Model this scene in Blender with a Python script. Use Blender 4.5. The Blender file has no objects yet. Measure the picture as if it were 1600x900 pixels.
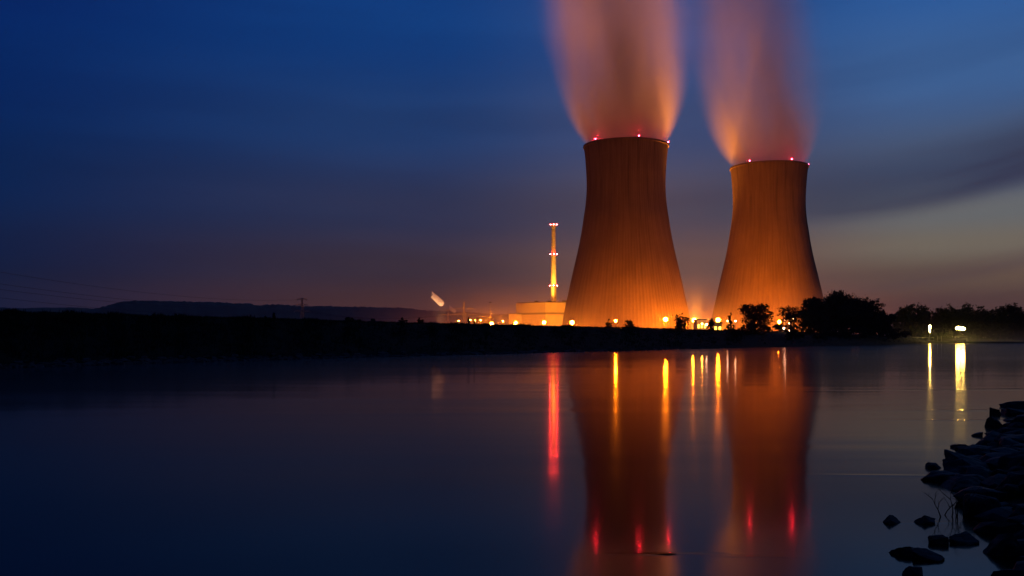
import bpy, bmesh, math, random
from mathutils import Vector, Matrix, noise
R = math.radians
rnd = random.Random(7)
sc = bpy.context.scene
C = sc.collection

# ------------------------------------------------------------------ camera
CAMZ = 2.5
F = 1500.0          # focal length in pixels of the 1600 px wide photograph
HAZE = 0.00005     # per metre
MIST = 0.0080
HOR = 527.0         # horizon row
cam_d = bpy.data.cameras.new('camera'); cam = bpy.data.objects.new('camera', cam_d); C.objects.link(cam)
cam.location = (0, 0, CAMZ); cam.rotation_euler = (R(90), 0, 0)
cam_d.sensor_width = 36; cam_d.lens = 36 * F / 1600; cam_d.shift_y = (HOR - 450) / 1600
cam_d.clip_start = 0.1; cam_d.clip_end = 20000
sc.camera = cam

# ------------------------------------------------------------------ colour management and sampling
sc.view_settings.view_transform = 'Standard'; sc.view_settings.look = 'None'
sc.view_settings.exposure = 0; sc.view_settings.gamma = 1
sc.render.engine = 'CYCLES'
cy = sc.cycles
cy.max_bounces = 6; cy.diffuse_bounces = 2; cy.glossy_bounces = 3; cy.volume_bounces = 2
cy.transmission_bounces = 2; cy.transparent_max_bounces = 8
cy.sample_clamp_indirect = 2.0; cy.sample_clamp_direct = 0
cy.use_denoising = True
cy.volume_step_rate = 1.0; cy.volume_max_steps = 128

def s2l(c):
    return tuple((v / 255 / 12.92) if v / 255 <= 0.04045 else ((v / 255 + 0.055) / 1.055) ** 2.4 for v in c) + (1.0,)

# ------------------------------------------------------------------ dusk sky
world = bpy.data.worlds.new('World'); sc.world = world; world.use_nodes = True
nt = world.node_tree; nt.nodes.clear()
def N(nt, t, **kw):
    n = nt.nodes.new(t)
    for k, v in kw.items(): setattr(n, k, v)
    return n
def L(nt, a, b): nt.links.new(a, b)
def M(nt, op, a, b=None, c=None, clamp=False):
    n = nt.nodes.new('ShaderNodeMath'); n.operation = op; n.use_clamp = clamp
    for i, v in enumerate((a, b, c)):
        if v is None: continue
        if isinstance(v, (int, float)): n.inputs[i].default_value = v
        else: nt.links.new(v, n.inputs[i])
    return n.outputs[0]
def RAMP(nt, fac, stops, interp='EASE'):
    n = nt.nodes.new('ShaderNodeValToRGB'); cr = n.color_ramp; cr.interpolation = interp
    while len(cr.elements) < len(stops): cr.elements.new(0.5)
    for e, (p, c) in zip(cr.elements, stops):
        e.position = p; e.color = c if len(c) == 4 else tuple(c) + (1,)
    nt.links.new(fac, n.inputs[0]); return n.outputs[0]
def MIX(nt, fac, a, b, mode='MIX'):
    n = nt.nodes.new('ShaderNodeMix'); n.data_type = 'RGBA'; n.blend_type = mode
    for s, v in ((n.inputs[0], fac), (n.inputs[6], a), (n.inputs[7], b)):
        if isinstance(v, (int, float)): s.default_value = v
        elif isinstance(v, tuple): s.default_value = v
        else: nt.links.new(v, s)
    return n.outputs[2]
def MR(nt, v, a, b, c=0.0, d=1.0, mode='SMOOTHSTEP'):
    n = nt.nodes.new('ShaderNodeMapRange'); n.interpolation_type = mode
    for i, x in enumerate((v, a, b, c, d)):
        if isinstance(x, (int, float)): n.inputs[i].default_value = x
        else: nt.links.new(x, n.inputs[i])
    return n.outputs[0]

tc = N(nt, 'ShaderNodeTexCoord'); sep = N(nt, 'ShaderNodeSeparateXYZ'); L(nt, tc.outputs['Generated'], sep.inputs[0])
X, Y, Z = sep.outputs
az = M(nt, 'ARCTAN2', X, Y)                                    # 0 ahead, + to the right
hl = M(nt, 'SQRT', M(nt, 'ADD', M(nt, 'MULTIPLY', X, X), M(nt, 'MULTIPLY', Y, Y)))
el = M(nt, 'DIVIDE', Z, M(nt, 'MAXIMUM', hl, 0.02))            # tangent of the elevation
e01 = M(nt, 'DIVIDE', el, 0.42, clamp=True)
def stops(lst):   # (photo row, sRGB)
    return [(max(0.0, min(1.0, (HOR - y) / F / 0.42)), s2l(c)) for y, c in lst]
left = RAMP(nt, e01, stops([(527, (24, 28, 52)), (460, (17, 27, 56)), (400, (11, 30, 68)), (300, (3, 33, 80)), (150, (2, 37, 96)), (0, (4, 34, 98)), (-100, (4, 32, 92))]))
mid = RAMP(nt, e01, stops([(527, (98, 56, 44)), (480, (82, 52, 48)), (420, (60, 48, 60)), (330, (44, 52, 84)), (200, (28, 58, 108)), (60, (14, 60, 124)), (-100, (10, 54, 122))]))
warm = RAMP(nt, e01, stops([(527, (168, 100, 70)), (480, (146, 92, 70)), (420, (112, 82, 76)), (330, (82, 76, 92)), (200, (56, 74, 116)), (60, (38, 76, 134)), (-100, (30, 72, 138))]))
right = RAMP(nt, e01, stops([(527, (84, 58, 56)), (480, (94, 68, 62)), (440, (104, 84, 72)), (395, (120, 110, 98)), (350, (108, 110, 112)), (280, (78, 94, 124)), (150, (58, 94, 146)), (0, (40, 88, 154)), (-100, (36, 82, 150))]))
f1 = MR(nt, az, -0.56, -0.08); f2 = MR(nt, az, -0.10, 0.16); f3 = MR(nt, az, 0.20, 0.42)
col = MIX(nt, f3, MIX(nt, f2, MIX(nt, f1, left, mid), warm), right)
# long soft cloud bands, curving up to the right
mp = N(nt, 'ShaderNodeCombineXYZ')
L(nt, M(nt, 'MULTIPLY', az, 2.2), mp.inputs[0])
ebend = M(nt, 'SUBTRACT', el, M(nt, 'MULTIPLY', M(nt, 'POWER', M(nt, 'MAXIMUM', M(nt, 'SUBTRACT', az, 0.26), 0.0), 2.0), 0.50))
L(nt, M(nt, 'MULTIPLY', ebend, 19.0), mp.inputs[1])
no = N(nt, 'ShaderNodeTexNoise'); no.inputs['Scale'].default_value = 1.0; no.inputs['Detail'].default_value = 4; no.inputs['Roughness'].default_value = 0.5
L(nt, mp.outputs[0], no.inputs['Vector'])
nf = MR(nt, no.outputs[0], 0.38, 0.62)
def band(lo0, lo1, hi0, hi1):
    return M(nt, 'MULTIPLY', MR(nt, ebend, lo0, lo1), MR(nt, ebend, hi0, hi1, 1.0, 0.0))
azr = MR(nt, az, 0.16, 0.34)
b1 = M(nt, 'MULTIPLY', band(0.104, 0.128, 0.142, 0.205), azr)
b1 = M(nt, 'MULTIPLY', b1, MR(nt, nf, 0.0, 1.0, 0.7, 1.0))
col = MIX(nt, M(nt, 'MULTIPLY', b1, 0.95), col, s2l((52, 60, 86)))
b2 = M(nt, 'MULTIPLY', band(0.030, 0.045, 0.052, 0.075), M(nt, 'MULTIPLY', azr, nf))
col = MIX(nt, M(nt, 'MULTIPLY', b2, 0.55), col, s2l((82, 66, 70)))
b3 = M(nt, 'MULTIPLY', band(0.085, 0.125, 0.135, 0.175), M(nt, 'MULTIPLY', MR(nt, az, -0.25, 0.0), MR(nt, nf, 0, 1, 0.3, 1.0)))
col = MIX(nt, M(nt, 'MULTIPLY', b3, 0.35), col, s2l((50, 44, 66)))
col = MIX(nt, 1.0, col, MIX(nt, nf, (0.92, 0.93, 0.94, 1), (1.06, 1.05, 1.03, 1)), 'MULTIPLY')
# the eastern sky behind the river bank and the zenith are already night
col = MIX(nt, 1.0, col, MIX(nt, MR(nt, Y, -0.45, 0.35), (0.16, 0.17, 0.22, 1), (1, 1, 1, 1)), 'MULTIPLY')
col = MIX(nt, 1.0, col, MIX(nt, MR(nt, el, 0.42, 1.6), (1, 1, 1, 1), (0.30, 0.33, 0.42, 1)), 'MULTIPLY')
sky = N(nt, 'ShaderNodeTexSky'); sky.sky_type = 'NISHITA'; sky.sun_disc = False
sky.sun_elevation = R(-4); sky.sun_rotation = R(42)
bg1 = N(nt, 'ShaderNodeBackground'); L(nt, col, bg1.inputs[0]); bg1.inputs[1].default_value = 1.0
bg2 = N(nt, 'ShaderNodeBackground'); L(nt, sky.outputs[0], bg2.inputs[0]); bg2.inputs[1].default_value = 0.02
ad = N(nt, 'ShaderNodeAddShader'); L(nt, bg1.outputs[0], ad.inputs[0]); L(nt, bg2.outputs[0], ad.inputs[1])
wo = N(nt, 'ShaderNodeOutputWorld'); L(nt, ad.outputs[0], wo.inputs[0])

# ------------------------------------------------------------------ helpers
def at(px, py, y):
    """world point seen at photo pixel (px, py) at distance y"""
    return Vector(((px - 800) / F * y, y, CAMZ + (HOR - py) / F * y))
def onwater(px, py):
    y = F * CAMZ / (py - HOR); return Vector(((px - 800) / F * y, y, 0))

def tag(o, label=None, cat=None, group=None, kind=None):
    if label: o['label'] = label
    if cat: o['category'] = cat
    if group: o['group'] = group
    if kind: o['kind'] = kind
    return o
def empty(name, loc, label, cat, group=None, rz=0):
    o = bpy.data.objects.new(name, None); C.objects.link(o); o.location = loc; o.rotation_euler = (0, 0, rz)
    return tag(o, label, cat, group)

class MB:
    def __init__(s): s.v = []; s.f = []; s.smooth = False
    def box(s, c, d, rot=None):
        b = len(s.v); cx, cy_, cz = c; m = rot
        for k in range(8):
            p = Vector(((k & 1) - .5, ((k >> 1) & 1) - .5, ((k >> 2) & 1) - .5))
            p = Vector((p.x * d[0], p.y * d[1], p.z * d[2]))
            if m: p = m @ p
            s.v.append((p.x + cx, p.y + cy_, p.z + cz))
        for q in ((0, 2, 3, 1), (4, 5, 7, 6), (0, 1, 5, 4), (2, 6, 7, 3), (0, 4, 6, 2), (1, 3, 7, 5)):
            s.f.append(tuple(b + i for i in q))
        return s
    def bar(s, a, b_, r0, r1=None, n=6, cap=True):
        r1 = r0 if r1 is None else r1
        a = Vector(a); b_ = Vector(b_); d = (b_ - a)
        if d.length < 1e-6: return s
        d.normalize(); u = d.orthogonal().normalized(); w = d.cross(u); base = len(s.v)
        for p, r in ((a, r0), (b_, r1)):
            for k in range(n):
                t = 2 * math.pi * k / n
                s.v.append(tuple(p + (u * math.cos(t) + w * math.sin(t)) * r))
        for k in range(n):
            j = (k + 1) % n
            s.f.append((base + k, base + j, base + n + j, base + n + k))
        if cap:
            s.f.append(tuple(base + n - 1 - k for k in range(n))); s.f.append(tuple(base + n + k for k in range(n)))
        return s
    def lathe(s, prof, n=32, c=(0, 0, 0), close=False):
        base = len(s.v)
        for r, z in prof:
            for k in range(n):
                t = 2 * math.pi * k / n
                s.v.append((c[0] + r * math.cos(t), c[1] + r * math.sin(t), c[2] + z))
        m = len(prof)
        for i in range(m - 1 if not close else m):
            i2 = (i + 1) % m
            for k in range(n):
                j = (k + 1) % n
                s.f.append((base + i * n + k, base + i * n + j, base + i2 * n + j, base + i2 * n + k))
        return s
    def ball(s, c, r, n=10, m=6, sq=(1, 1, 1)):
        prof = [(max(1e-3, math.sin(math.pi * i / m)) * r, -math.cos(math.pi * i / m) * r) for i in range(m + 1)]
        base = len(s.v); s.lathe(prof, n)
        for i in range(base, len(s.v)):
            v = s.v[i]; s.v[i] = (v[0] * sq[0] + c[0], v[1] * sq[1] + c[1], v[2] * sq[2] + c[2])
        return s
    def build(s, name, mat, parent=None, smooth=False, label=None):
        me = bpy.data.meshes.new(name); me.from_pydata([tuple(v) for v in s.v], [], s.f); me.validate(); me.update()
        o = bpy.data.objects.new(name, me); C.objects.link(o)
        if mat: me.materials.append(mat)
        if parent: o.parent = parent
        if smooth: me.polygons.foreach_set('use_smooth', [True] * len(me.polygons))
        if label: o['label'] = label
        return o

def material(name, color, rough=0.8, noise_scale=None, amount=0.25, bump=0.0, spec=0.3, metallic=0.0, color2=None, detail=5):
    m = bpy.data.materials.new(name); m.use_nodes = True; t = m.node_tree
    b = t.nodes['Principled BSDF']; b.inputs['Roughness'].default_value = rough
    b.inputs['Specular IOR Level'].default_value = spec; b.inputs['Metallic'].default_value = metallic
    c = tuple(color) + (1,)
    if noise_scale:
        tcn = N(t, 'ShaderNodeTexCoord'); nz = N(t, 'ShaderNodeTexNoise'); nz.inputs['Scale'].default_value = noise_scale; nz.inputs['Detail'].default_value = detail
        L(t, tcn.outputs['Object'], nz.inputs['Vector'])
        c2 = tuple(color2) + (1,) if color2 else tuple(v * (1 - amount) for v in color) + (1,)
        f = MR(t, nz.outputs[0], 0.35, 0.65)
        L(t, MIX(t, f, c2, c if color2 else tuple(v * (1 + amount) for v in color) + (1,)), b.inputs['Base Color'])
        if bump:
            bm_ = N(t, 'ShaderNodeBump'); bm_.inputs['Strength'].default_value = bump; L(t, nz.outputs[0], bm_.inputs['Height']); L(t, bm_.outputs[0], b.inputs['Normal'])
    else: b.inputs['Base Color'].default_value = c
    return m
def glow(name, color, strength):
    m = bpy.data.materials.new(name); m.use_nodes = True; t = m.node_tree; t.nodes.clear()
    e = N(t, 'ShaderNodeEmission'); e.inputs[0].default_value = tuple(color) + (1,); e.inputs[1].default_value = strength
    o = N(t, 'ShaderNodeOutputMaterial'); L(t, e.outputs[0], o.inputs[0]); return m

MT = dict(
    leaf=material('dark_foliage', (0.02, 0.028, 0.014), 0.8, 0.6, 0.35, spec=0.1),
    leaf2=material('olive_foliage', (0.06, 0.07, 0.03), 0.7, 0.6, 0.35),
    bark=material('bark', (0.07, 0.05, 0.035), 0.9, 3, 0.3, 0.4),
    steel=material('galvanised_steel', (0.32, 0.32, 0.32), 0.45, 2, 0.15, metallic=0.6),
    pylon=material('painted_lattice_steel', (0.4, 0.38, 0.35), 0.6, 1, 0.2),
    dark=material('dark_metal', (0.05, 0.05, 0.055), 0.5),
    cable=material('cable', (0.03, 0.03, 0.035), 0.6),
    cladding=material('pale_cladding', (0.60, 0.50, 0.34), 0.6, 0.08, 0.08),
    roofing=material('roof_felt', (0.08, 0.08, 0.08), 0.9, 0.5, 0.2),
    bandm=material('dark_brown_band', (0.09, 0.07, 0.05), 0.7),  # dark brown of the wall band, the stack panel and the shed
    stack=material('chimney_paint', (0.6, 0.56, 0.48), 0.6, 0.3, 0.12),
    rock=material('wet_basalt', (0.026, 0.026, 0.028), 0.7, 5.0, 0.6, 0.8, spec=0.12),
    stones=material('pale_shore_stones', (0.035, 0.035, 0.042), 0.8, 2.0, 0.4),
    soil=material('meadow', (0.012, 0.016, 0.008), 0.95, 0.15, 0.4, 0.2, color2=(0.007, 0.009, 0.005), spec=0.05),
    nearsoil=material('dark_bank_soil', (0.012, 0.012, 0.011), 0.9, 1.5, 0.4, 0.4, spec=0.1),
    hill=material('wooded_hills', (0.03, 0.038, 0.022), 0.95, 0.01, 0.35),
    grass=material('grass_blades', (0.014, 0.02, 0.009), 0.9, 0.3, 0.35, spec=0.05),
    twig=material('dead_twig', (0.02, 0.017, 0.014), 0.9, 8, 0.3),
    sodium=glow('sodium_lamp_glow', (1.0, 0.20, 0.005), 1300),
    smallorange=glow('small_sodium_glow', (1.0, 0.30, 0.03), 420),
    smallwhite=glow('small_pink_white_glow', (1.0, 0.52, 0.30), 60),
    redstack=glow('red_stack_glow', (1.0, 0.03, 0.03), 1500),
    red=glow('red_warning_glow', (1.0, 0.014, 0.035), 520),
    greenish=glow('ferry_lamp_glow', (1.0, 0.66, 0.13), 210),
    window=glow('lit_window_glow', (1.0, 0.50, 0.05), 7.0),
)

# concrete with vertical pour lines
def concrete():
    m = bpy.data.materials.new('tower_concrete'); m.use_nodes = True; t = m.node_tree
    b = t.nodes['Principled BSDF']; b.inputs['Roughness'].default_value = 0.9; b.inputs['Specular IOR Level'].default_value = 0.02
    tcn = N(t, 'ShaderNodeTexCoord'); sp = N(t, 'ShaderNodeSeparateXYZ'); L(t, tcn.outputs['Object'], sp.inputs[0])
    ang = M(t, 'ARCTAN2', sp.outputs[1], sp.outputs[0])
    cb = N(t, 'ShaderNodeCombineXYZ'); L(t, M(t, 'MULTIPLY', ang, 14.0), cb.inputs[0]); L(t, M(t, 'MULTIPLY', sp.outputs[2], 0.02), cb.inputs[1])
    nz = N(t, 'ShaderNodeTexNoise'); nz.inputs['Scale'].default_value = 1.6; nz.inputs['Detail'].default_value = 5; L(t, cb.outputs[0], nz.inputs['Vector'])
    nz2 = N(t, 'ShaderNodeTexNoise'); nz2.inputs['Scale'].default_value = 0.05; nz2.inputs['Detail'].default_value = 6; L(t, tcn.outputs['Object'], nz2.inputs['Vector'])
    f = M(t, 'ADD', M(t, 'MULTIPLY', nz.outputs[0], 0.6), M(t, 'MULTIPLY', nz2.outputs[0], 0.4))
    c = MIX(t, MR(t, f, 0.35, 0.65), (0.175, 0.125, 0.085, 1), (0.23, 0.17, 0.12, 1))
    lift = M(t, 'FRACT', M(t, 'DIVIDE', sp.outputs[2], 9.0))           # horizontal pour joints
    c = MIX(t, MR(t, lift, 0.0, 0.06, 0.25, 0.0), c, (0.12, 0.10, 0.09, 1))
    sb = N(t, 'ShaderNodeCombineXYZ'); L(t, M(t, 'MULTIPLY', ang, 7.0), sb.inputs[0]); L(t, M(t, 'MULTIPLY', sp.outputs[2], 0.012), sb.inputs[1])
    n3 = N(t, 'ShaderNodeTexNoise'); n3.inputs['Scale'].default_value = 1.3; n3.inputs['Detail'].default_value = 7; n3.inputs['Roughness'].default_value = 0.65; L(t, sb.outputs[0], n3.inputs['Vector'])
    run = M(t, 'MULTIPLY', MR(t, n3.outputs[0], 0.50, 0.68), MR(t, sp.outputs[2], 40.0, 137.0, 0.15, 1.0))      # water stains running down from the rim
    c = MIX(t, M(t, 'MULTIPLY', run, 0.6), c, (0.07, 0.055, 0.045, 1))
    L(t, c, b.inputs['Base Color']); return m
MT['concrete'] = concrete()

# ------------------------------------------------------------------ water
def water_mat():
    m = bpy.data.materials.new('river_water'); m.use_nodes = True; t = m.node_tree; t.nodes.clear()
    tcn = N(t, 'ShaderNodeTexCoord')
    def nz(sx, sy, scale, det, dist=0.0):
        mpn = N(t, 'ShaderNodeMapping'); mpn.inputs['Scale'].default_value = (sx, sy, 1); L(t, tcn.outputs['Object'], mpn.inputs['Vector'])
        n = N(t, 'ShaderNodeTexNoise'); n.inputs['Scale'].default_value = scale; n.inputs['Detail'].default_value = det; n.inputs['Distortion'].default_value = dist
        L(t, mpn.outputs[0], n.inputs['Vector']); return n.outputs[0]
    h1 = nz(0.10, 0.55, 1.0, 3, 0.3)
    h2 = nz(0.03, 0.12, 1.0, 2, 0.2)
    h = M(t, 'ADD', M(t, 'MULTIPLY', M(t, 'MULTIPLY', h1, MR(t, nz(0.02, 0.03, 1.0, 2), 0.4, 0.7, 0.3, 1.6)), 0.022), M(t, 'MULTIPLY', h2, 0.10))
    spw = N(t, 'ShaderNodeSeparateXYZ'); L(t, tcn.outputs['Object'], spw.inputs[0])
    for (x0, y0, hw, w, A, sl) in ((1.92, 11.06, 0.55, 0.06, 0.012, 0.0), (2.5, 10.95, 0.5, 0.04, 0.004, -0.03), (15.8, 32.8, 3.6, 0.28, 0.022, 0.03), (13.6, 29.0, 2.2, 0.20, 0.016, -0.04), (24.0, 46.0, 6.0, 0.5, 0.030, 0.05),
                                   (6.5, 17.4, 1.1, 0.12, 0.009, -0.08), (5.6, 12.95, 0.7, 0.05, 0.004, 0.05)):
        dx = M(t, 'SUBTRACT', spw.outputs[0], x0)
        wob = M(t, 'MULTIPLY', M(t, 'SUBTRACT', h1, 0.5), w * 3)
        dy = M(t, 'ADD', M(t, 'SUBTRACT', M(t, 'SUBTRACT', spw.outputs[1], y0), M(t, 'MULTIPLY', dx, sl)), wob)
        gx = M(t, 'EXPONENT', M(t, 'MULTIPLY', M(t, 'MULTIPLY', dx, dx), -1.0 / hw ** 2)); gy = M(t, 'EXPONENT', M(t, 'MULTIPLY', M(t, 'MULTIPLY', dy, dy), -1.0 / w ** 2))
        h = M(t, 'ADD', h, M(t, 'MULTIPLY', M(t, 'MULTIPLY', gx, gy), A))
    bp = N(t, 'ShaderNodeBump'); bp.inputs['Strength'].default_value = 0.35; bp.inputs['Distance'].default_value = 1.0
    L(t, h, bp.inputs['Height'])
    patch = MR(t, nz(0.012, 0.05, 1.0, 3, 0.5), 0.35, 0.7, 0.065, 0.095)
    tint = (0.84, 0.74, 0.68, 1)
    ga_ = N(t, 'ShaderNodeBsdfGlossy'); L(t, patch, ga_.inputs['Roughness']); ga_.inputs['Color'].default_value = tint; L(t, bp.outputs[0], ga_.inputs['Normal'])
    gb_ = N(t, 'ShaderNodeBsdfGlossy'); gb_.inputs['Roughness'].default_value = 0.165; gb_.inputs['Color'].default_value = tint; L(t, bp.outputs[0], gb_.inputs['Normal'])
    g = N(t, 'ShaderNodeMixShader'); g.inputs[0].default_value = 0.26; L(t, ga_.outputs[0], g.inputs[1]); L(t, gb_.outputs[0], g.inputs[2])
    d = N(t, 'ShaderNodeBsdfDiffuse'); d.inputs['Color'].default_value = (0.001, 0.0015, 0.002, 1)
    fr = N(t, 'ShaderNodeFresnel'); fr.inputs[0].default_value = 1.33; L(t, bp.outputs[0], fr.inputs['Normal'])
    mx = N(t, 'ShaderNodeMixShader'); L(t, fr.outputs[0], mx.inputs[0]); L(t, d.outputs[0], mx.inputs[1]); L(t, g.outputs[0], mx.inputs[2])
    o = N(t, 'ShaderNodeOutputMaterial'); L(t, mx.outputs[0], o.inputs[0]); return m
wm = MB(); wm.v = [(-1500, -600, 0), (1500, -600, 0), (1500, 900, 0), (-1500, 900, 0)]; wm.f = [(0, 1, 2, 3)]
tag(wm.build('water', water_mat()), kind='structure')

# ------------------------------------------------------------------ far bank and plain (one sheet out to the horizon)
# (photo column, shore distance, crest distance, crest height)
BANK = [(-1500, 40, 48, 5.1), (-600, 58, 72, 5.1), (-200, 69, 88, 5.1), (0, 78, 100, 5.1), (200, 90, 113, 5.1), (400, 104, 132, 5.1), (600, 122, 168, 5.15),
        (800, 146, 208, 5.1), (1000, 184, 262, 5.1), (1100, 208, 330, 5.0), (1250, 250, 360, 4.6), (1390, 306, 385, 3.2),
        (1450, 375, 425, 2.2), (1600, 417, 470, 2.0), (1900, 480, 540, 2.0), (2600, 600, 660, 2.0), (4200, 800, 860, 2.0)]
def lerp_tab(tab, x):
    if x <= tab[0][0]: return tab[0][1:]
    for a, b in zip(tab, tab[1:]):
        if x <= b[0]:
            k = (x - a[0]) / (b[0] - a[0]); return tuple(p + (q - p) * k for p, q in zip(a[1:], b[1:]))
    return tab[-1][1:]
def bank(px):
    s = lerp_tab(BANK, px)
    w = noise.noise(Vector((px * 0.013, 3.1, 0))) * 0.012 + noise.noise(Vector((px * 0.05, 7.1, 0))) * 0.004
    return s[0] * (1 + w), s[1] * (1 + w * 1.5), s[2]
FR = [(-0.10, -0.25), (0, 0), (0.04, 0.10), (0.15, 0.17), (0.35, 0.36), (0.6, 0.68), (0.82, 0.93), (1.0, 1.0)]
def bankz(px, fr):
    sy, cy_, h = bank(px)
    for a, b in zip(FR, FR[1:]):
        if fr <= b[0]: return h * (a[1] + (b[1] - a[1]) * (fr - a[0]) / (b[0] - a[0]))
    return h
PLAIN = 3.0
def ground_point(px, fr):
    """a point on the far bank: photo column, 0 at the shore, 1 on the crest"""
    sy, cy_, h = bank(px); y = sy + (cy_ - sy) * fr
    return Vector(((px - 800) / F * y, y, bankz(px, fr)))
g = MB()
cols = []
cols_px = []
x = -1500.0
while x <= 4200:
    cols_px.append(x); x += 6 if -60 < x < 1660 else 30
def column(px):
    sy, cy_, h = bank(px); t = (px - 800) / F; out = []
    for k, (fr, fz) in enumerate(FR):
        y = sy + (cy_ - sy) * fr; z = h * fz
        if 2 <= k: z += 0.22 * noise.noise(Vector((t * y * 0.25, y * 0.25, 0))) + 0.10 * noise.noise(Vector((t * y * 1.1, y * 1.1, 2)))
        out.append((t * y, y, z))
    plain = min(PLAIN, h)
    for dy, zz in ((6, h * 0.97), (16, (h + plain) / 2), (30, plain), (120, plain), (400, PLAIN), (1200, PLAIN), (2500, PLAIN), (6500, PLAIN)):
        y = cy_ + dy; out.append((t * y, y, zz))
    return out
cc = [column(p) for p in cols_px]
# swing the sheet round to the left, beside and behind the camera
extra = []
for ang, sh in ((-62, 74), (-75, 84), (-90, 100), (-110, 150), (-130, 260)):
    a = R(ang); row = []
    for fr, fz in FR:
        r = sh + 25 * fr; row.append((math.sin(a) * r, math.cos(a) * r, 5.1 * fz))
    for dy, zz in ((6, 5.0), (16, 4), (30, 3), (120, 3), (400, 3), (1200, 3), (2500, 3), (6500, 3)):
        r = sh + 25 + dy; row.append((math.sin(a) * r, math.cos(a) * r, zz))
    extra.insert(0, row)
cc = extra + cc
nr = len(cc[0])
for c_ in cc: g.v += c_
for i in range(len(cc) - 1):
    for k in range(nr - 1):
        a = i * nr + k; g.f.append((a, a + nr, a + nr + 1, a + 1))
tag(g.build('ground', MT['soil'], smooth=True), kind='structure')

# ------------------------------------------------------------------ near bank, under the camera and off to the right
nb = MB()
edge = [(-30, -4), (-12, 1.0), (-4, 2.5), (1.2, 5.2), (4.4, 8.6), (5.9, 10.6), (6.55, 12.6), (6.9, 14.3), (7.9, 16.8), (8.8, 18.8), (10.7, 21.7), (14.4, 27.6), (17.6, 32), (22, 38.5), (31, 53), (60, 100), (140, 235), (330, 520)]
inw = (0.86, -0.51)
for ex, ey in edge:
    k = 1 + max(0, ey) / 40
    for d, z in ((-1.2, -0.35), (0, -0.03), (0.7, 0.22), (2.0, 0.55), (4.0, 0.72), (8, 0.9), (60, 1.2), (400, 1.5)):
        jx = 0.35 * noise.noise(Vector((ex * .7, ey * .7, d))); 
        nb.v.append((ex + inw[0] * d * (k if d > 0 else 1) + jx, ey + inw[1] * d * (k if d > 0 else 1), z + (0.15 * noise.noise(Vector((ex, ey, d * 3))) if d > 0.5 else 0)))
for i in range(len(edge) - 1):
    for k in range(7):
        a = i * 8 + k; nb.f.append((a, a + 1, a + 9, a + 8))
tag(nb.build('river_bank', MT['nearsoil'], smooth=True), kind='structure')

# ------------------------------------------------------------------ wooded hills
def hills(prof, y0, name, seed, step):
    h = MB(); rows = []
    px = prof[0][0]
    while px <= prof[-1][0]:
        py = lerp_tab(prof, px)[0]
        zt = CAMZ + (HOR - py) / F * y0
        zt += 7 * noise.noise(Vector((px * 0.02, seed, 0))) * (1 if y0 < 4000 else .7)
        rows.append((px, zt)); px += step
    for i, (px, zt) in enumerate(rows):
        for fr, fz in ((-0.28, 0.0), (-0.18, 0.30), (-0.10, 0.62), (-0.05, 0.86), (-0.02, 0.96), (0, 1.0), (0.03, 0.97), (0.15, 0.6), (0.35, 0.0)):
            y = y0 * (1 + fr)
            z = zt * fz
            if fz > 0.9: z += 3.2 * noise.noise(Vector((px * 0.21, seed, fz))) + 2.4 * abs(noise.noise(Vector((px * 0.6, seed + 4, fz))))
            elif fz > 0: z += 5 * noise.noise(Vector((px * 0.08, seed, fz * 9)))
            h.v.append(((px - 800) / F * y, y, z))
    for i in range(len(rows) - 1):
        for k in range(8):
            a = i * 9 + k; h.f.append((a, a + 9, a + 10, a + 1))
    return tag(h.build(name, MT['hill']), kind='structure')
hills([(110, 500), (135, 486), (160, 479), (185, 473), (210, 469), (300, 471.5), (390, 474), (402, 477.5), (415, 476), (470, 477), (520, 479), (560, 479.5), (610, 481), (660, 484), (700, 487),
       (800, 491), (1000, 500), (1300, 508), (1600, 505), (1900, 500)], 3200, 'hills', 1.0, 1.5)
hills([(-900, 470), (-300, 478), (0, 480), (20, 481.5), (60, 481), (110, 480.5), (150, 483), (260, 488), (420, 492)], 4600, 'hills', 9.0, 2.0)

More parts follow.
